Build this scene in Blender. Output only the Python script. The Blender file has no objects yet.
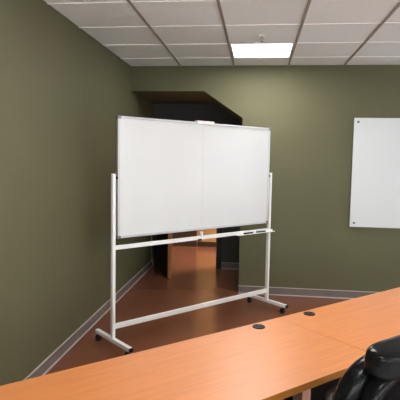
import bpy, bmesh, math, random
from mathutils import Vector, Matrix
random.seed(4)
scene = bpy.context.scene
COL = scene.collection

# ------------------------------------------------------------------ materials
def mat(name, color, rough=0.5, metal=0.0, spec=0.5, noise=None, bump=None, coat=0.0):
    """procedural Principled material; noise=(scale, amount, stretch)"""
    m = bpy.data.materials.new(name); m.use_nodes = True
    nt = m.node_tree; b = nt.nodes['Principled BSDF']
    b.inputs['Base Color'].default_value = (*color, 1)
    b.inputs['Roughness'].default_value = rough
    b.inputs['Metallic'].default_value = metal
    b.inputs['Specular IOR Level'].default_value = spec
    b.inputs['Coat Weight'].default_value = coat
    tc = nt.nodes.new('ShaderNodeTexCoord')
    if noise:
        sc, am, st = noise
        mp = nt.nodes.new('ShaderNodeMapping'); mp.inputs['Scale'].default_value = st
        nt.links.new(tc.outputs['Object'], mp.inputs['Vector'])
        n = nt.nodes.new('ShaderNodeTexNoise'); n.inputs['Scale'].default_value = sc
        n.inputs['Detail'].default_value = 6
        nt.links.new(mp.outputs[0], n.inputs['Vector'])
        r = nt.nodes.new('ShaderNodeValToRGB')
        r.color_ramp.elements[0].position = .3; r.color_ramp.elements[1].position = .7
        r.color_ramp.elements[0].color = (*[c*(1-am) for c in color], 1)
        r.color_ramp.elements[1].color = (*[min(1, c*(1+am)) for c in color], 1)
        nt.links.new(n.outputs['Fac'], r.inputs['Fac'])
        nt.links.new(r.outputs[0], b.inputs['Base Color'])
    if bump:
        sc, st = bump
        n2 = nt.nodes.new('ShaderNodeTexNoise'); n2.inputs['Scale'].default_value = sc
        n2.inputs['Detail'].default_value = 4
        nt.links.new(tc.outputs['Object'], n2.inputs['Vector'])
        bp = nt.nodes.new('ShaderNodeBump'); bp.inputs['Strength'].default_value = st
        bp.inputs['Distance'].default_value = .004
        nt.links.new(n2.outputs['Fac'], bp.inputs['Height'])
        nt.links.new(bp.outputs[0], b.inputs['Normal'])
    return m

def emit_mat(name, color, strength):
    m = bpy.data.materials.new(name); m.use_nodes = True
    nt = m.node_tree; b = nt.nodes['Principled BSDF']
    b.inputs['Base Color'].default_value = (.8, .8, .8, 1)
    b.inputs['Emission Color'].default_value = (*color, 1)
    b.inputs['Emission Strength'].default_value = strength
    return m

M = {}
M['cream_bounce'] = mat('cream_bounce_wall', (.72, .69, .63), .6, spec=.3, noise=(1.2, .03, (1, 1, 1)), bump=(180, .12))  # unseen walls made pale to bounce light into the room
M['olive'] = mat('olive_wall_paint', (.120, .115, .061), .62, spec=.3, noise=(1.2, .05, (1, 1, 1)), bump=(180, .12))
M['alcove'] = mat('dark_alcove_wall', (.062, .058, .052), .6, spec=.3, noise=(2, .05, (1, 1, 1)), bump=(180, .12))  # darker, greyer base colour than the olive walls
M['tan'] = mat('tan_wall_paint', (.52, .30, .12), .6, noise=(2, .05, (1, 1, 1)))
M['tile'] = mat('ceiling_tile', (.92, .965, .99), .9, spec=.1, noise=(70, .04, (1, 1, 1)), bump=(240, .25))
M['runner'] = mat('shadow_dark_runner_metal', (.34, .30, .27), .5, spec=.3, noise=(5, .05, (1, 1, 1)))  # runner bars coloured shadow-dark against the tiles
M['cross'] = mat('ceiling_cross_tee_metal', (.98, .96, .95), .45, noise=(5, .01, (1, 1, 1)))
M['base'] = mat('vinyl_baseboard', (.18, .145, .135), .45, noise=(6, .08, (1, 1, 1)))
M['bead'] = mat('baseboard_bead', (.52, .45, .42), .4, noise=(6, .05, (1, 1, 1)))
M['espresso'] = mat('espresso_door_wood', (.008, .006, .005), .42, spec=.15, noise=(9, .35, (6, 6, .5)))
M['lit_edge'] = mat('lit_edge_wood', (.30, .10, .035), .35, noise=(8, .25, (8, 8, .6)))
M['walnut'] = mat('dark_walnut_wood', (.06, .028, .015), .4, noise=(8, .25, (8, 8, .6)))
M['black_trim'] = mat('black_door_casing', (.012, .010, .009), .35, noise=(8, .1, (1, 1, 1)))
M['white_metal'] = mat('white_powder_coat', (.88, .865, .85), .35, noise=(40, .015, (1, 1, 1)))
M['alu'] = mat('brushed_aluminium', (.62, .62, .63), .38, metal=.55, noise=(30, .06, (1, 1, 8)))
M['wb'] = mat('dry_erase_surface', (.715, .72, .718), .30, spec=.4, noise=(3, .012, (1, 1, 1)))
M['wbseam'] = mat('board_seam', (.69, .69, .69), .4, noise=(3, .012, (1, 1, 1)))
M['greycap'] = mat('grey_corner_plastic', (.16, .16, .17), .4, noise=(30, .05, (1, 1, 1)))
M['black_plastic'] = mat('black_plastic', (.007, .007, .008), .42, spec=.2, noise=(30, .1, (1, 1, 1)))
M['rubber'] = mat('black_rubber', (.010, .010, .010), .55, noise=(30, .1, (1, 1, 1)))
M['glass_board'] = mat('white_back_painted_glass', (.66, .69, .70), .35, spec=.4, noise=(2, .01, (1, 1, 1)))
M['glass_edge'] = mat('green_glass_edge', (.42, .55, .50), .15, noise=(2, .02, (1, 1, 1)))
M['chrome'] = mat('chrome', (.55, .55, .56), .2, metal=1, noise=(10, .03, (1, 1, 1)))
M['dark_steel'] = mat('dark_standoff_steel', (.12, .12, .13), .35, metal=.7, noise=(10, .05, (1, 1, 1)))
M['leather'] = mat('black_leather', (.0045, .0045, .005), .20, spec=.15, noise=(20, .25, (1, 1, 1)), bump=(120, .08))
M['mesh_back'] = mat('black_chair_shell', (.004, .0035, .0035), .85, spec=.05, noise=(60, .3, (1, 1, 1)))
M['armgrey'] = mat('grey_arm_metal', (.30, .31, .32), .3, metal=.5, noise=(20, .06, (1, 1, 1)))
M['legbeige'] = mat('pinkish_beige_leg_laminate', (.62, .34, .25), .5, noise=(14, .12, (4, 4, .6)))
M['panel'] = mat('black_modesty_panel', (.004, .0035, .0035), .6, spec=.1, noise=(20, .15, (1, 1, 1)))
M['blue'] = mat('dark_blue_marker_plastic', (.012, .035, .06), .35, noise=(20, .1, (1, 1, 1)))
M['edgeband'] = mat('brown_edge_band', (.40, .15, .025), .4, noise=(10, .12, (1, 1, 1)))
M['window_white'] = mat('white_window_frame', (.75, .75, .74), .4, noise=(10, .02, (1, 1, 1)))
M['lamp'] = emit_mat('lamp_diffuser', (1.0, .99, .965), 24.0)
M['lamp2'] = emit_mat('corridor_lamp_diffuser', (1.0, .93, .82), 105.0)
M['lamp_frame'] = mat('white_troffer_frame', (.85, .85, .84), .4, noise=(10, .02, (1, 1, 1)))

def wood_top(name):
    m = bpy.data.materials.new(name); m.use_nodes = True
    nt = m.node_tree; b = nt.nodes['Principled BSDF']
    tc = nt.nodes.new('ShaderNodeTexCoord')
    mp = nt.nodes.new('ShaderNodeMapping'); mp.inputs['Scale'].default_value = (.9, 16, 16)
    nt.links.new(tc.outputs['Object'], mp.inputs['Vector'])
    n = nt.nodes.new('ShaderNodeTexNoise'); n.inputs['Scale'].default_value = 3.2
    n.inputs['Detail'].default_value = 8; n.inputs['Roughness'].default_value = .6
    n.inputs['Distortion'].default_value = .4
    nt.links.new(mp.outputs[0], n.inputs['Vector'])
    r = nt.nodes.new('ShaderNodeValToRGB')
    e = r.color_ramp.elements
    e[0].position = .28; e[0].color = (.49, .165, .046, 1)
    e[1].position = .72; e[1].color = (.60, .218, .068, 1)
    nt.links.new(n.outputs['Fac'], r.inputs['Fac'])
    nt.links.new(r.outputs[0], b.inputs['Base Color'])
    b.inputs['Roughness'].default_value = .37
    b.inputs['Specular IOR Level'].default_value = .62
    return m
M['wood'] = wood_top('orange_beech_laminate')

def floor_mat():
    m = bpy.data.materials.new('stained_brown_floor'); m.use_nodes = True
    nt = m.node_tree; b = nt.nodes['Principled BSDF']
    tc = nt.nodes.new('ShaderNodeTexCoord')
    n = nt.nodes.new('ShaderNodeTexNoise'); n.inputs['Scale'].default_value = 1.6
    n.inputs['Detail'].default_value = 4; n.inputs['Roughness'].default_value = .5
    nt.links.new(tc.outputs['Object'], n.inputs['Vector'])
    r = nt.nodes.new('ShaderNodeValToRGB')
    e = r.color_ramp.elements
    e[0].position = .3; e[0].color = (.176, .064, .034, 1)
    e[1].position = .7; e[1].color = (.196, .073, .039, 1)
    nt.links.new(n.outputs['Fac'], r.inputs['Fac'])
    nt.links.new(r.outputs[0], b.inputs['Base Color'])
    n2 = nt.nodes.new('ShaderNodeTexNoise'); n2.inputs['Scale'].default_value = 3
    nt.links.new(tc.outputs['Object'], n2.inputs['Vector'])
    mr = nt.nodes.new('ShaderNodeMapRange')
    mr.inputs['To Min'].default_value = .21; mr.inputs['To Max'].default_value = .25
    nt.links.new(n2.outputs['Fac'], mr.inputs['Value'])
    nt.links.new(mr.outputs[0], b.inputs['Roughness'])
    return m
M['floor'] = floor_mat()
M['pale_bounce'] = mat('pale_bounce_floor', (.74, .74, .72), .5, noise=(3, .04, (1, 1, 1)))  # reflector floor out of view, brightens the ceiling

def pane_mat():
    m = bpy.data.materials.new('window_glass'); m.use_nodes = True
    nt = m.node_tree; nt.nodes.clear()
    o = nt.nodes.new('ShaderNodeOutputMaterial'); mx = nt.nodes.new('ShaderNodeMixShader')
    t = nt.nodes.new('ShaderNodeBsdfTransparent'); g = nt.nodes.new('ShaderNodeBsdfGlossy')
    g.inputs['Roughness'].default_value = .02; mx.inputs[0].default_value = .06
    nt.links.new(t.outputs[0], mx.inputs[1]); nt.links.new(g.outputs[0], mx.inputs[2])
    nt.links.new(mx.outputs[0], o.inputs[0])
    return m
M['pane'] = pane_mat()

# ------------------------------------------------------------------ mesh helpers
def add_box(bm, c, s, rot=None, mi=0):
    """box centred at c with full sizes s"""
    r = bmesh.ops.create_cube(bm, size=1.0)
    mx = Matrix.Translation(c) @ (rot.to_4x4() if rot else Matrix.Identity(4)) @ Matrix.Diagonal((*s, 1))
    bmesh.ops.transform(bm, matrix=mx, verts=r['verts'])
    for f in {f for v in r['verts'] for f in v.link_faces}: f.material_index = mi
    return r['verts']

def add_cyl(bm, p, q, r1, r2=None, seg=20, mi=0):
    p, q = Vector(p), Vector(q); d = q - p
    r = bmesh.ops.create_cone(bm, cap_ends=True, segments=seg, radius1=r1, radius2=r1 if r2 is None else r2, depth=d.length)
    mx = Matrix.Translation((p+q)/2) @ d.to_track_quat('Z', 'Y').to_matrix().to_4x4()
    bmesh.ops.transform(bm, matrix=mx, verts=r['verts'])
    for f in {f for v in r['verts'] for f in v.link_faces}: f.material_index = mi
    return r['verts']

def add_lathe(bm, prof, c=(0, 0, 0), seg=32):
    c = Vector(c); rings = []
    for r, z in prof:
        rings.append([bm.verts.new(c + Vector((r*math.cos(2*math.pi*k/seg), r*math.sin(2*math.pi*k/seg), z))) for k in range(seg)])
    for a, b in zip(rings, rings[1:]):
        for k in range(seg):
            bm.faces.new((a[k], a[(k+1) % seg], b[(k+1) % seg], b[k]))
    bm.faces.new(rings[0][::-1]); bm.faces.new(rings[-1])

def add_tube(bm, pts, rx, ry=None, seg=12):
    """tube along pts with elliptical section (rx along 'side', ry along other)"""
    pts = [Vector(p) for p in pts]; ry = ry or rx; rings = []
    up0 = None
    for i, p in enumerate(pts):
        t = (pts[min(i+1, len(pts)-1)] - pts[max(i-1, 0)]).normalized()
        if up0 is None:
            up0 = Vector((1, 0, 0)) if abs(t.x) < .9 else Vector((0, 0, 1))
        s = (up0 - t*up0.dot(t)).normalized(); up0 = s; u = t.cross(s)
        rings.append([bm.verts.new(p + s*rx*math.cos(2*math.pi*k/seg) + u*ry*math.sin(2*math.pi*k/seg)) for k in range(seg)])
    for a, b in zip(rings, rings[1:]):
        for k in range(seg):
            bm.faces.new((a[k], a[(k+1) % seg], b[(k+1) % seg], b[k]))
    bm.faces.new(rings[0][::-1]); bm.faces.new(rings[-1])

def spow(v, e): return math.copysign(abs(v)**e, v)
def add_pillow(bm, c, s, e1=.5, e2=.5, nu=40, nv=24, fn=None, axis='y'):
    """superellipsoid cushion: thin direction = axis y by default"""
    a, b, h = s[0]/2, s[1]/2, s[2]/2; c = Vector(c); rows = []
    def put(u, v):
        # v: from -pi/2..pi/2 along thin axis; u: around the outline
        cv, sv = spow(math.cos(v), e1), spow(math.sin(v), e1)
        x = a*cv*spow(math.cos(u), e2); z = h*cv*spow(math.sin(u), e2); y = b*sv
        P = Vector((x, y, z))
        if axis == 'z': P = Vector((x, -z*s[1]/s[2], y*s[2]/s[1]))
        if fn: P = fn(P)
        return bm.verts.new(c + P)
    south, north = put(0, -math.pi/2), put(0, math.pi/2)
    for j in range(1, nv):
        v = -math.pi/2 + math.pi*j/nv
        rows.append([put(2*math.pi*i/nu, v) for i in range(nu)])
    for i in range(nu):
        bm.faces.new((south, rows[0][i], rows[0][(i+1) % nu]))
        bm.faces.new((north, rows[-1][(i+1) % nu], rows[-1][i]))
    for A, B in zip(rows, rows[1:]):
        for i in range(nu):
            bm.faces.new((A[i], B[i], B[(i+1) % nu], A[(i+1) % nu]))

def obj(name, bm, mats, parent=None, bevel=0, smooth=False, seg=2):
    bmesh.ops.recalc_face_normals(bm, faces=bm.faces)
    me = bpy.data.meshes.new(name); bm.to_mesh(me); bm.free()
    for m in (mats if isinstance(mats, (list, tuple)) else [mats]): me.materials.append(M[m])
    o = bpy.data.objects.new(name, me); COL.objects.link(o)
    if parent: o.parent = parent
    if bevel:
        b = o.modifiers.new('bevel', 'BEVEL'); b.width = bevel; b.segments = seg
        b.limit_method = 'ANGLE'; b.angle_limit = math.radians(40)
    if smooth:
        for p in me.polygons: p.use_smooth = True
        if smooth == 'auto':
            es = o.modifiers.new('split', 'EDGE_SPLIT'); es.split_angle = math.radians(35)
    return o

def thing(name, label, cat, loc=(0, 0, 0), rz=0, group=None):
    o = bpy.data.objects.new(name, None); COL.objects.link(o)
    o.location = loc; o.rotation_euler = (0, 0, rz)
    o.empty_display_size = .1
    o['label'] = label; o['category'] = cat
    if group: o['group'] = group
    return o

def struct(name, bm, mats, parent=None, **k):
    o = obj(name, bm, mats, parent, **k)
    if not parent: o['kind'] = 'structure'
    return o

def copy_tree(o, parent=None):
    c = o.copy(); COL.objects.link(c)
    if parent: c.parent = parent
    for ch in list(o.children): copy_tree(ch, c)
    return c

def prism_y(bm, poly, y0, y1, mi=0):
    a = [bm.verts.new((x, y0, z)) for x, z in poly]; b = [bm.verts.new((x, y1, z)) for x, z in poly]
    n = len(poly); fs = [bm.faces.new(a), bm.faces.new(b[::-1])]
    for i in range(n): fs.append(bm.faces.new((a[i], b[i], b[(i+1) % n], a[(i+1) % n])))
    for f in fs: f.material_index = mi

# ------------------------------------------------------------------ the setting
H = 2.637            # ceiling
RX, RY = 5.6, -8.0   # right wall, rear wall
AD = 1.25            # alcove depth
CY = 2.95            # corridor far wall
FS = -4.75           # brown stained floor up to here, pale floor added in the unseen rear to bounce light
bm = bmesh.new(); add_box(bm, (RX/2, (FS+CY)/2, -.05), (RX+.4, CY-FS+.4, .1))
bmesh.ops.translate(bm, verts=[v for v in bm.verts if v.co.y < 0], vec=(0, .2, 0)); struct('floor', bm, 'floor')
bm = bmesh.new(); add_box(bm, (RX/2, (RY+FS)/2-.1, -.05), (RX+.4, FS-RY+.2, .1)); struct('floor_rear_bounce', bm, 'pale_bounce')

# ceiling with lay-in tiles: one slab, shallow tiles pressed between the tees; light openings stay free
c0, r0, T = .594, .435, .61
colx = [c0 + T*k for k in range(-1, 9)]
rowy = [-(r0 + T*k) for k in range(0, 13)]
LIGHTS = [(1.509, -.74), (1.509, -3.18), (1.509, -5.62), (3.949, -3.18), (3.949, -5.62)]  # only the first is in view; the rest added for room brightness
bm = bmesh.new()
xs = [0] + [x for x in colx if 0.02 < x < RX-.02] + [RX]
ys = [0] + [y for y in rowy if y > RY+.02] + [RY]
for i in range(len(xs)-1):
    for j in range(len(ys)-1):
        xa, xb, ya, yb = xs[i], xs[i+1], ys[j], ys[j+1]
        cx, cy = (xa+xb)/2, (ya+yb)/2
        if any(abs(cx-lx) < .1 and abs(cy-ly) < .1 for lx, ly in LIGHTS): continue
        add_box(bm, (cx, cy, H+.012), (abs(xb-xa)-.004, abs(yb-ya)-.004, .018))
add_box(bm, (RX/2, RY/2, H+.16), (RX+.2, -RY, .1))
struct('ceiling', bm, 'tile')
bm = bmesh.new()
for x in xs[1:-1]:
    add_box(bm, (x, RY/2, H+.0005), (.020, -RY, .009))
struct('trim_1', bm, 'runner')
bm = bmesh.new()
for y in ys[1:-1]:
    for i in range(len(xs)-1):
        xa, xb = xs[i]+(.0105 if i else 0), xs[i+1]-(.0105 if i < len(xs)-2 else 0)
        add_box(bm, ((xa+xb)/2, y, H+.001), (xb-xa, .011, .007))
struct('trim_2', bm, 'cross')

# left wall runs on past the alcove into the corridor
bm = bmesh.new(); add_box(bm, (-.06, (RY+CY)/2, H/2+.05), (.12, CY-RY+.2, H+.1)); struct('wall_left', bm, 'olive')
# back wall with chamfered alcove opening (solid: soffit and jamb are the alcove's own)
bm = bmesh.new()
prism_y(bm, [(0, 2.354), (.863, 2.354), (1.315, 2.05), (1.315, 0), (RX, 0), (RX, H+.1), (0, H+.1)], 0, AD)
bm.normal_update(); bmesh.ops.recalc_face_normals(bm, faces=bm.faces); bmesh.ops.triangulate(bm, faces=[f for f in bm.faces if len(f.verts) > 4])
struct('wall_back', bm, 'olive')
# alcove end wall with the doorway
DX0, DX1, DZ = .035, .965, 2.04
bm = bmesh.new()
prism_y(bm, [(0, 0), (DX0, 0), (DX0, DZ), (DX1, DZ), (DX1, 0), (2.2, 0), (2.2, H), (0, H)], AD+.001, AD+.12)
bm.normal_update(); bmesh.ops.recalc_face_normals(bm, faces=bm.faces); bmesh.ops.triangulate(bm, faces=[f for f in bm.faces if len(f.verts) > 4])
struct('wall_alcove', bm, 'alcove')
bm = bmesh.new()
for x in (DX0+.012, DX1-.012): add_box(bm, (x, AD+.055, DZ/2), (.024, .15, DZ))
add_box(bm, (DX1+.028, AD-.008, DZ/2+.03), (.056, .016, DZ+.06))
add_box(bm, (DX0-.016, AD-.008, DZ/2+.03), (.032, .016, DZ+.06))
add_box(bm, ((DX0+DX1)/2, AD+.055, DZ-.012), (DX1-DX0-.048, .15, .024))
add_box(bm, ((DX0+DX1)/2, AD-.008, DZ+.03), (DX1-DX0, .016, .06))
struct('trim_3', bm, 'black_trim', bevel=.002)
# corridor
bm = bmesh.new(); add_box(bm, (1.1, CY+.06, H/2), (2.4, .12, H)); struct('wall_corridor_end', bm, 'tan')
bm = bmesh.new(); add_box(bm, (2.15, (AD+.12+CY)/2, H/2), (.1, CY-AD-.12, H)); struct('wall_corridor_right', bm, 'tan')
bm = bmesh.new(); add_box(bm, (1.1, (AD+.12+CY)/2, H-.10), (2.0, CY-AD-.12, .04)); struct('ceiling_corridor', bm, 'tile')
# corridor door (dark) on the far wall and the open leaf in the alcove
d2 = bmesh.new(); add_box(d2, (.23, CY-.02, 1.02), (.44, .036, 2.04))
for zc, hh in ((.62, .72), (1.5, .8)): add_box(d2, (.23, CY-.041, zc), (.28, .008, hh))
o = struct('door_2', d2, 'walnut', bevel=.003)
bm = bmesh.new(); add_cyl(bm, (.41, CY-.04, 1.0), (.41, CY-.085, 1.0), .012); add_pillow(bm, (.41, CY-.10, 1.0), (.055, .05, .055), 1, 1, 16, 10)
obj('door_knob', bm, 'chrome', o, smooth=True)

hx, hy, fx, fy = .045, 1.195, .372, .497
ang = math.atan2(fy-hy, fx-hx); LW = math.hypot(fx-hx, fy-hy)
bm = bmesh.new(); add_box(bm, (LW/2-.004, .021, 1.015), (LW-.008, .042, 2.01))
leaf = struct('door_1', bm, 'espresso', bevel=.002)
leaf.location = (hx, hy, 0); leaf.rotation_euler = (0, 0, ang)
bm = bmesh.new(); add_box(bm, (LW-.003, .021, 1.015), (.006, .042, 2.01)); e_ = obj('door_edge', bm, 'lit_edge', leaf); e_['label'] = 'reddish wood edge of the door, coloured as lit'  # edge strip coloured as lit wood beside the dark face
bm = bmesh.new()
for s, y in ((1, .042), (-1, 0)):
    add_cyl(bm, (LW-.07, y, 1.0), (LW-.07, y+s*.012, 1.0), .027)
    add_cyl(bm, (LW-.07, y, 1.0), (LW-.07, y+s*.05, 1.0), .009)
    add_cyl(bm, (LW-.06, y+s*.05, 1.0), (LW-.19, y+s*.05, 1.0), .009)
obj('door_handle', bm, 'chrome', leaf, smooth='auto')

# unseen right and rear walls, most of their windows added for light
def wall_with_holes(name, axis, pos, thick, a0, a1, holes):
    bm = bmesh.new()
    def bx(u0, u1, z0, z1):
        if u1-u0 < 1e-4 or z1-z0 < 1e-4: return
        if axis == 'x': add_box(bm, (pos, (u0+u1)/2, (z0+z1)/2), (thick, u1-u0, z1-z0))
        else: add_box(bm, ((u0+u1)/2, pos, (z0+z1)/2), (u1-u0, thick, z1-z0))
    cur = a0
    for u0, u1, z0, z1 in holes:
        bx(cur, u0, 0, H+.1); bx(u0, u1, 0, z0); bx(u0, u1, z1, H+.1); cur = u1
    bx(cur, a1, 0, H+.1)
    struct(name, bm, 'cream_bounce')
RW = [(-7.4, -4.6, .90, 1.95), (-1.45, -.45, .75, 2.20)]  # rearward one added for daylight; forward one follows the board's wall shadow
BW = [(.3, 2.7, .85, 1.95), (2.9, 5.3, .85, 1.95)]  # unseen rear windows added to brighten the room and ceiling
wall_with_holes('wall_right', 'x', RX+.06, .12, RY, 0, RW)
wall_with_holes('wall_rear', 'y', RY-.06, .12, -.12, RX+.12, BW)
k = 1
for axis, holes in (('x', RW), ('y', BW)):
    for u0, u1, z0, z1 in holes:
        bm = bmesh.new(); pb = bmesh.new(); w = .05; um = (u0+u1)/2; zm = (z0+z1)/2
        P = (lambda u, z: (RX+.06, u, z)) if axis == 'x' else (lambda u, z: (u, RY-.06, z))
        S = (lambda a, b, t: (t, a, b)) if axis == 'x' else (lambda a, b, t: (a, t, b))
        add_box(bm, P(um, z0+w/2), S(u1-u0, w, .08)); add_box(bm, P(um, z1-w/2), S(u1-u0, w, .08))
        for u in (u0+w/2, um, u1-w/2): add_box(bm, P(u, zm), S(w, z1-z0-2*w, .08))
        fr = struct('window_%d' % k, bm, 'window_white', bevel=.003)
        add_box(pb, P(um, zm), S(u1-u0-2*w, z1-z0-2*w, .006))
        obj('window_pane', pb, 'pane', fr)
        # daylight portal filling the opening
        L = bpy.data.lights.new('daylight_portal', 'AREA'); L.shape = 'RECTANGLE'; L.size = u1-u0; L.size_y = z1-z0
        L.cycles.is_portal = True
        lo = bpy.data.objects.new('daylight_portal', L); COL.objects.link(lo)
        lo.location = P(um, zm) + Vector((.1, 0, 0)) if False else Vector(P(um, zm)) + (Vector((.10, 0, 0)) if axis == 'x' else Vector((0, -.10, 0)))
        inward = Vector((-1, 0, 0)) if axis == 'x' else Vector((0, 1, 0))
        lo.rotation_euler = inward.to_track_quat('-Z', 'Z').to_euler()
        k += 1

# baseboards: vinyl strip, pale bead on top, pale toe at the bottom
def baseboard(name, p, q, nrm, h=.093, mats=('base', 'bead')):
    p, q, nrm = Vector(p), Vector(q), Vector(nrm).normalized(); d = (q-p); L = d.length
    rot = Matrix((d.normalized(), -nrm, Vector((0, 0, 1)))).transposed()
    if rot.determinant() < 0: rot = Matrix((-d.normalized(), -nrm, Vector((0, 0, 1)))).transposed()
    m = (p+q)/2; bm = bmesh.new()
    add_box(bm, m + nrm*.0045 + Vector((0, 0, h/2)), (L, .009, h-.0002), rot, 0)
    add_box(bm, m + nrm*.0055 + Vector((0, 0, h-.003)), (L, .011, .0065), rot, 1)
    add_box(bm, m + nrm*.009 + Vector((0, 0, .005)), (L, .018, .010), rot, 1)
    struct(name, bm, list(mats))
baseboard('baseboard_left', (0, RY, 0), (0, AD-.02, 0), (1, 0, 0))
baseboard('baseboard_back', (1.315, 0, 0), (RX, 0, 0), (0, -1, 0))
baseboard('baseboard_alcove', (DX1+.057, AD, 0), (1.314, AD, 0), (0, -1, 0))
baseboard('baseboard_right', (RX, RY, 0), (RX, -.02, 0), (-1, 0, 0))
M['base_dark'] = mat('dark_brown_baseboard', (.05, .025, .015), .4, noise=(6, .1, (1, 1, 1)))
baseboard('baseboard_corridor', (.46, CY, 0), (2.1, CY, 0), (0, -1, 0), mats=['base_dark', 'base_dark'])

# ------------------------------------------------------------------ ceiling fixtures
def troffer(x, y, label, cat='ceiling light'):
    t = thing('ceiling_light', label, cat, (x, y, H), 0)
    bm = bmesh.new(); h = .305-.012
    for sx, sy, w, d in ((0, 1, 2*h, .016), (0, -1, 2*h, .016), (1, 0, .016, 2*h-.032), (-1, 0, .016, 2*h-.032)):
        add_box(bm, (sx*(h-.008), sy*(h-.008), .004), (w, d, .012))
    for sx, sy, w, d in ((0, 1, 2*h, .004), (0, -1, 2*h, .004), (1, 0, .004, 2*h), (-1, 0, .004, 2*h)):
        add_box(bm, (sx*(h+.001), sy*(h+.001), .05), (w, d, .10))
    add_box(bm, (0, 0, .101), (2*h, 2*h, .004))
    obj('housing', bm, 'lamp_frame', t)
    bm = bmesh.new(); add_box(bm, (0, 0, .008), (2*h-.033, 2*h-.033, .004))
    obj('diffuser', bm, 'lamp', t)
    return t
troffer(*LIGHTS[0], 'lit square recessed ceiling light near the back wall above the whiteboard')
extra = ['unseen recessed ceiling light added above the wooden tables', 'unseen recessed ceiling light added nearest the left rear window',
         'unseen recessed ceiling light added over the right half of the room, nearer the side window',
         'unseen recessed ceiling light added in the rear right part of the room']
for (x, y), lb in zip(LIGHTS[1:], extra): troffer(x, y, lb)
t = thing('ceiling_light', 'unseen warm ceiling light added to brighten the corridor beyond the alcove door', 'ceiling light', (1.62, 1.95, H-.12))  # lamp out of view, added to brighten the corridor floor
bm = bmesh.new()
for sx, sy, w, d in ((0, 1, .62, .03), (0, -1, .62, .03), (1, 0, .03, .56), (-1, 0, .03, .56)):
    add_box(bm, (sx*.295, sy*.295, -.012), (w, d, .024))
obj('housing', bm, 'lamp_frame', t)
bm = bmesh.new(); add_box(bm, (0, 0, -.01), (.56, .56, .012)); obj('diffuser', bm, 'lamp2', t)

sp = thing('fire_sprinkler', 'small metal fire sprinkler head under the ceiling beside the lit light panel', 'sprinkler', (1.507, -1.33, H))
bm = bmesh.new(); add_lathe(bm, [(.034, .002), (.034, -.003), (.026, -.009), (.012, -.010)], seg=24); obj('escutcheon', bm, 'cross', sp, smooth='auto')
bm = bmesh.new()
add_cyl(bm, (0, 0, -.005), (0, 0, -.022), .009); add_cyl(bm, (0, 0, -.022), (0, 0, -.045), .003)
add_tube(bm, [(-.009, 0, -.018), (-.015, 0, -.03), (-.010, 0, -.042), (0, 0, -.048)], .0025, seg=8)
add_tube(bm, [(.009, 0, -.018), (.015, 0, -.03), (.010, 0, -.042), (0, 0, -.048)], .0025, seg=8)
obj('frame', bm, 'chrome', sp, smooth='auto')
bm = bmesh.new(); add_lathe(bm, [(.006, -.046), (.017, -.048), (.017, -.050), (.004, -.051)], seg=20); obj('deflector', bm, 'chrome', sp, smooth='auto')

# ------------------------------------------------------------------ mobile whiteboard
# local frame: x along the board, -y towards the reader (front), z up
wx, wy = .364, -1.885
wrz = math.atan2(1.350, 1.269)
WB = thing('mobile_whiteboard', 'large white dry-erase board on a white rolling stand in front of the alcove', 'whiteboard', (wx, wy, 0), wrz)
PW = 1.853  # post spacing
ZB, ZT, XL, XR = .918, 1.900, .034, PW-.030
bm = bmesh.new(); add_box(bm, ((XL+XR)/2, 0, (ZB+ZT)/2), (XR-XL-.02, .018, ZT-ZB-.02)); pan = obj('board_panel', bm, 'wb', WB)
bm = bmesh.new(); add_box(bm, ((XL+XR)/2-.006, -.0093, (ZB+ZT)/2), (.003, .0012, ZT-ZB-.04)); obj('panel_joint', bm, 'wbseam', pan)
fw = .020
bm = bmesh.new()
add_box(bm, ((XL+XR)/2, 0, ZT-fw/2), (XR-XL, .028, fw)); add_box(bm, ((XL+XR)/2, 0, ZB+fw/2), (XR-XL, .028, fw))
for x in (XL+fw/2, XR-fw/2): add_box(bm, (x, 0, (ZB+ZT)/2), (fw, .028, ZT-ZB-2*fw))
obj('board_frame', bm, 'alu', WB, bevel=.003)
for x in (XL+.012, XR-.012):
    for z in (ZT-.010, ZB+.010):
        bm = bmesh.new(); add_box(bm, (x, 0, z), (.032, .033, .028)); obj('corner_cap', bm, 'greycap', WB, bevel=.005)
bm = bmesh.new(); add_box(bm, (.937, -.008, ZT+.006), (.205, .034, .014)); add_box(bm, (.937, -.022, ZT-.004), (.205, .006, .022))
obj('paper_clip_bar', bm, 'white_metal', WB, bevel=.002)
def post(x):
    bm = bmesh.new(); add_box(bm, (x, 0, (.10+1.437)/2), (.028, .034, 1.437-.10)); o = obj('post', bm, 'white_metal', WB, bevel=.004)
    bm = bmesh.new(); add_box(bm, (x, 0, 1.4395), (.0285, .0345, .005)); obj('post_cap', bm, 'white_metal', o, bevel=.002)
    return o
post(0); post(PW)
for x0, x1 in ((.014, XL), (XR, PW-.014)):
    bm = bmesh.new(); add_cyl(bm, (x0, 0, 1.409), (x1, 0, 1.409), .014); obj('pivot', bm, 'black_plastic', WB, smooth='auto')
bm = bmesh.new(); add_box(bm, (PW/2, 0, .845), (PW-.028, .026, .034)); obj('upper_rail', bm, 'white_metal', WB, bevel=.003)
bm = bmesh.new(); add_box(bm, (PW/2, 0, .195), (PW-.028, .026, .040)); obj('lower_rail', bm, 'white_metal', WB, bevel=.003)
# latch that locks the flipping board to the rail
bm = bmesh.new(); add_box(bm, (.925, -.004, .873), (.020, .024, .030)); add_cyl(bm, (.925, -.004, .884), (.925, -.004, .900), .015); la = obj('latch', bm, 'white_metal', WB, bevel=.002)
bm = bmesh.new(); add_box(bm, (.895, -.015, .828), (.045, .010, .018)); obj('latch_catch', bm, 'black_plastic', la, bevel=.002)
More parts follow.
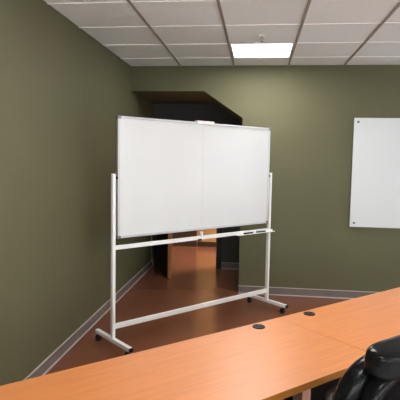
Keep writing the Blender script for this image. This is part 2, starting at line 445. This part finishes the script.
# pen tray
bm = bmesh.new()
tx0, tx1 = 1.36, 1.895
add_box(bm, ((tx0+tx1)/2, -.032, .829), (tx1-tx0, .034, .003)); add_box(bm, ((tx0+tx1)/2, -.0485, .8315), (tx1-tx0, .002, .008))
add_box(bm, ((tx0+tx1)/2, -.0145, .838), (tx1-tx0, .003, .022))
obj('pen_tray', bm, 'white_metal', WB)
for x in (0, PW):
    bm = bmesh.new(); add_box(bm, (x, 0, .085), (.036, .545, .032)); ft = obj('foot', bm, 'white_metal', WB, bevel=.003)
    for s in (-1, 1):
        bm = bmesh.new(); add_box(bm, (x, s*.2765, .085), (.037, .010, .033)); obj('end_cap', bm, 'black_plastic', ft, bevel=.003)
    for s in (-1, 1):
        cy = s*.235
        bm = bmesh.new(); add_cyl(bm, (x, cy, .069), (x, cy, .055), .016); add_box(bm, (x, cy+.008, .052), (.034, .026, .008))
        for q in (-1, 1): add_box(bm, (x+q*.016, cy+.012, .040), (.003, .024, .032))
        ca = obj('caster', bm, 'black_plastic', WB, smooth='auto')
        bm = bmesh.new()
        for q in (-1, 1): add_cyl(bm, (x+q*.002, cy+.014, .0255), (x+q*.013, cy+.014, .0255), .0255, seg=24)
        add_cyl(bm, (x-.017, cy+.014, .0255), (x+.017, cy+.014, .0255), .005)
        obj('caster_wheel', bm, 'rubber', ca, smooth='auto')
WBM = Matrix.Translation((wx, wy, 0)) @ Matrix.Rotation(wrz, 4, 'Z')
def marker(x, col, label):
    p = WBM @ Vector((x, -.034, .8310+.0092))
    t = thing('marker_pen', label, 'marker', p, wrz)
    bm = bmesh.new(); add_cyl(bm, (-.062, 0, 0), (.025, 0, 0), .0085); obj('barrel', bm, col, t, smooth='auto')
    bm = bmesh.new(); add_cyl(bm, (.0255, 0, 0), (.066, 0, 0), .0092, .0078); obj('cap', bm, col, t, smooth='auto')
marker(1.515, 'black_plastic', 'black marker pen on the tray, left one under the whiteboard')
marker(1.70, 'blue', 'dark blue marker pen on the tray next to the right post')

# ------------------------------------------------------------------ glass board on the wall
GB = thing('glass_board', 'white glass writing board mounted on the olive back wall', 'glass board', (2.553, 0, .838))
GW, GH = 1.83, 1.22
bm = bmesh.new(); add_box(bm, (GW/2, -.030, GH/2), (GW, .006, GH))
for f in bm.faces: f.material_index = 0 if abs(f.normal.y) > .9 else 1
obj('glass_panel', bm, ['glass_board', 'glass_edge'], GB)
for x in (.045, GW-.045):
    for z in (.045, GH-.045):
        bm = bmesh.new(); add_cyl(bm, (x, 0, z), (x, -.033, z), .009); add_cyl(bm, (x, -.033, z), (x, -.041, z), .0125); obj('standoff', bm, 'dark_steel', GB, smooth='auto')

# ------------------------------------------------------------------ tables
def table(label, corner, ang, L, sx, grom, leg_at):
    """corner = seam corner on the far side; local +x runs along the far edge (sign sx), -y towards the seats"""
    t = thing('conference_table', label, 'table', (corner[0], corner[1], 0), ang)
    D, TH, Z = .600, .030, .740
    x0, x1 = (0.0003, L) if sx > 0 else (-L, -0.0003); xm = (x0+x1)/2
    bm = bmesh.new(); add_box(bm, (xm, -D/2, Z-TH/2), (x1-x0, D, TH))
    for f in bm.faces: f.material_index = 1 if f.normal.z < .5 and abs(f.normal.x) < .5 else 0
    tp = obj('tabletop', bm, ['wood', 'edgeband'], t, bevel=.002, seg=3)
    g = (sx*grom, -.052)
    bm = bmesh.new(); add_lathe(bm, [(.031, Z-.002), (.0325, Z+.002), (.030, Z+.0045), (.022, Z+.0035), (.020, Z+.0015)], (g[0], g[1], 0), 32)
    gr = obj('cable_grommet', bm, 'black_plastic', t, smooth='auto')
    bm = bmesh.new(); add_box(bm, (g[0]+.006, g[1], Z+.0030), (.012, .036, .002)); obj('grommet_flap', bm, 'rubber', gr)
    bm = bmesh.new(); add_box(bm, (xm, -.06, Z-TH-.29), (x1-x0-.02, .018, .58)); obj('modesty_panel', bm, 'panel', t, bevel=.002)
    bm = bmesh.new()
    for y in (-.10, -D+.08): add_box(bm, (xm, y, Z-TH-.02), (x1-x0-.2, .03, .04))
    obj('apron', bm, 'panel', t)
    for x in leg_at:
        for y in (-.12, -D+.045):
            bm = bmesh.new(); add_box(bm, (x, y, (Z-TH-.041)/2 + .005), (.066, .066, Z-TH-.041-.01)); lg = obj('leg', bm, 'legbeige', t, bevel=.003)
            bm = bmesh.new(); add_cyl(bm, (x, y, 0), (x, y, .010), .018); obj('glide', bm, 'rubber', lg, smooth='auto')
    return t
seam = (1.627, -3.087)
table('orange wooden conference table in front of the whiteboard, filling the lower left', seam, math.radians(42.4), 1.83, -1, .185, (-1.78, -.80))
table('orange wooden conference table running off to the right, below the glass board', seam, math.radians(42.9), 1.83, 1, .186, (.070, 1.78))

# ------------------------------------------------------------------ black leather office chair
CH = thing('office_chair', 'black padded leather office chair pulled up to the tables, bottom right', 'chair', (1.766, -3.906, 0), math.radians(45))
# local: +y faces the table, x to the sitter's right
def curve_back(P):
    return Vector((P.x*(1-.18*max(0, P.z/.3)**2), P.y + .9*P.x*P.x*.5, P.z))
tilt = Matrix.Rotation(math.radians(8), 3, 'X')
def leaned(f, piv):
    piv = Vector(piv)
    return lambda P: tilt @ (f(P))
bm = bmesh.new(); add_pillow(bm, (0, -.30, .74), (.50, .07, .56), .55, .42, fn=leaned(curve_back, (0, 0, 0)))
bsh = obj('back_shell', bm, 'mesh_back', CH, smooth=True)
pts = []
for i in range(49):
    a = 2*math.pi*i/48
    P = tilt @ curve_back(Vector((.245*spow(math.cos(a), .42), -.005, .262*spow(math.sin(a), .42))))
    pts.append(P + Vector((0, -.30, .717)))
bm = bmesh.new(); add_tube(bm, pts, .021, .021, 14); obj('shell_rim', bm, 'leather', bsh, smooth=True)
bm = bmesh.new(); add_pillow(bm, (0, -.235, .735), (.54, .13, .56), .75, .45, fn=leaned(curve_back, (0, 0, 0)))
obj('back_cushion', bm, 'leather', CH, smooth=True)
bm = bmesh.new(); add_pillow(bm, (0, -.325, 1.008), (.45, .125, .090), .7, .35, fn=leaned(curve_back, (0, 0, 0)))
obj('headrest', bm, 'leather', CH, smooth=True)
bm = bmesh.new(); add_pillow(bm, (0, .02, .47), (.52, .50, .13), .6, .5, axis='z')
obj('seat', bm, 'leather', CH, smooth=True)
for s in (-1, 1):
    pts = []
    for i in range(33):
        a = 2*math.pi*i/32
        pts.append((s*.285, .0 + .20*spow(math.cos(a), .6), .53 + .095*spow(math.sin(a), .6)))
    bm = bmesh.new(); add_tube(bm, pts, .018, .012); ar = obj('armrest', bm, 'armgrey', CH, smooth=True)
    bm = bmesh.new(); add_pillow(bm, (s*.285, -.01, .640), (.06, .27, .035), .6, .6, 24, 14, axis='z'); obj('arm_pad', bm, 'leather', ar, smooth=True)
bm = bmesh.new(); add_box(bm, (0, .0, .385), (.20, .26, .04)); add_box(bm, (0, -.17, .40), (.07, .22, .02)); add_box(bm, (0, -.285, .475), (.07, .02, .17)); obj('tilt_mechanism', bm, 'black_plastic', CH, bevel=.004)
bm = bmesh.new(); add_cyl(bm, (0, 0, .10), (0, 0, .25), .027); add_cyl(bm, (0, 0, .25), (0, 0, .37), .017); obj('gas_lift', bm, 'black_plastic', CH, smooth='auto')
for k in range(5):
    a = math.radians(90 + 72*k + 20); d = Vector((math.cos(a), math.sin(a), 0))
    bm = bmesh.new(); add_tube(bm, [d*.0 + Vector((0, 0, .105)), d*.12 + Vector((0, 0, .100)), d*.30 + Vector((0, 0, .075))], .026, .018)
    lg = obj('base_arm', bm, 'black_plastic', CH, smooth='auto')
    bm = bmesh.new(); s_ = Vector((-d.y, d.x, 0)); c = d*.30 + Vector((0, 0, .028))
    for q in (-1, 1): add_cyl(bm, c + s_*q*.006, c + s_*q*.026, .028, seg=20)
    add_cyl(bm, c, c + Vector((0, 0, .04)), .008)
    obj('caster', bm, 'rubber', lg, smooth='auto')

# ------------------------------------------------------------------ world, camera, colour management
w = bpy.data.worlds.new('daylight'); scene.world = w; w.use_nodes = True
bg = w.node_tree.nodes['Background']; bg.inputs['Color'].default_value = (.90, .95, 1.0, 1); bg.inputs['Strength'].default_value = 7.0

yaw, pitch, roll = -.116734699, -.0833765127, .0175797812
cyw, syw, cp, sp_ = math.cos(yaw), math.sin(yaw), math.cos(pitch), math.sin(pitch)
F = Vector((syw*cp, cyw*cp, sp_)); R = Vector((cyw, -syw, 0)); U = R.cross(F)
R2 = math.cos(roll)*R + math.sin(roll)*U; U2 = -math.sin(roll)*R + math.cos(roll)*U
cd = bpy.data.cameras.new('camera'); cam = bpy.data.objects.new('camera', cd); COL.objects.link(cam)
mx = Matrix((R2, U2, -F)).transposed().to_4x4(); mx.translation = Vector((1.49620487, -5.60442773, 1.56359492))
cam.matrix_world = mx
cd.sensor_width = 36; cd.lens = 481.5756/400*36; cd.clip_start = .05
scene.camera = cam
vs = scene.view_settings
scene.display_settings.display_device = 'sRGB'
vs.view_transform = 'Standard'; vs.look = 'None'; vs.gamma = 1; vs.use_curve_mapping = False
vs.exposure = 0.28
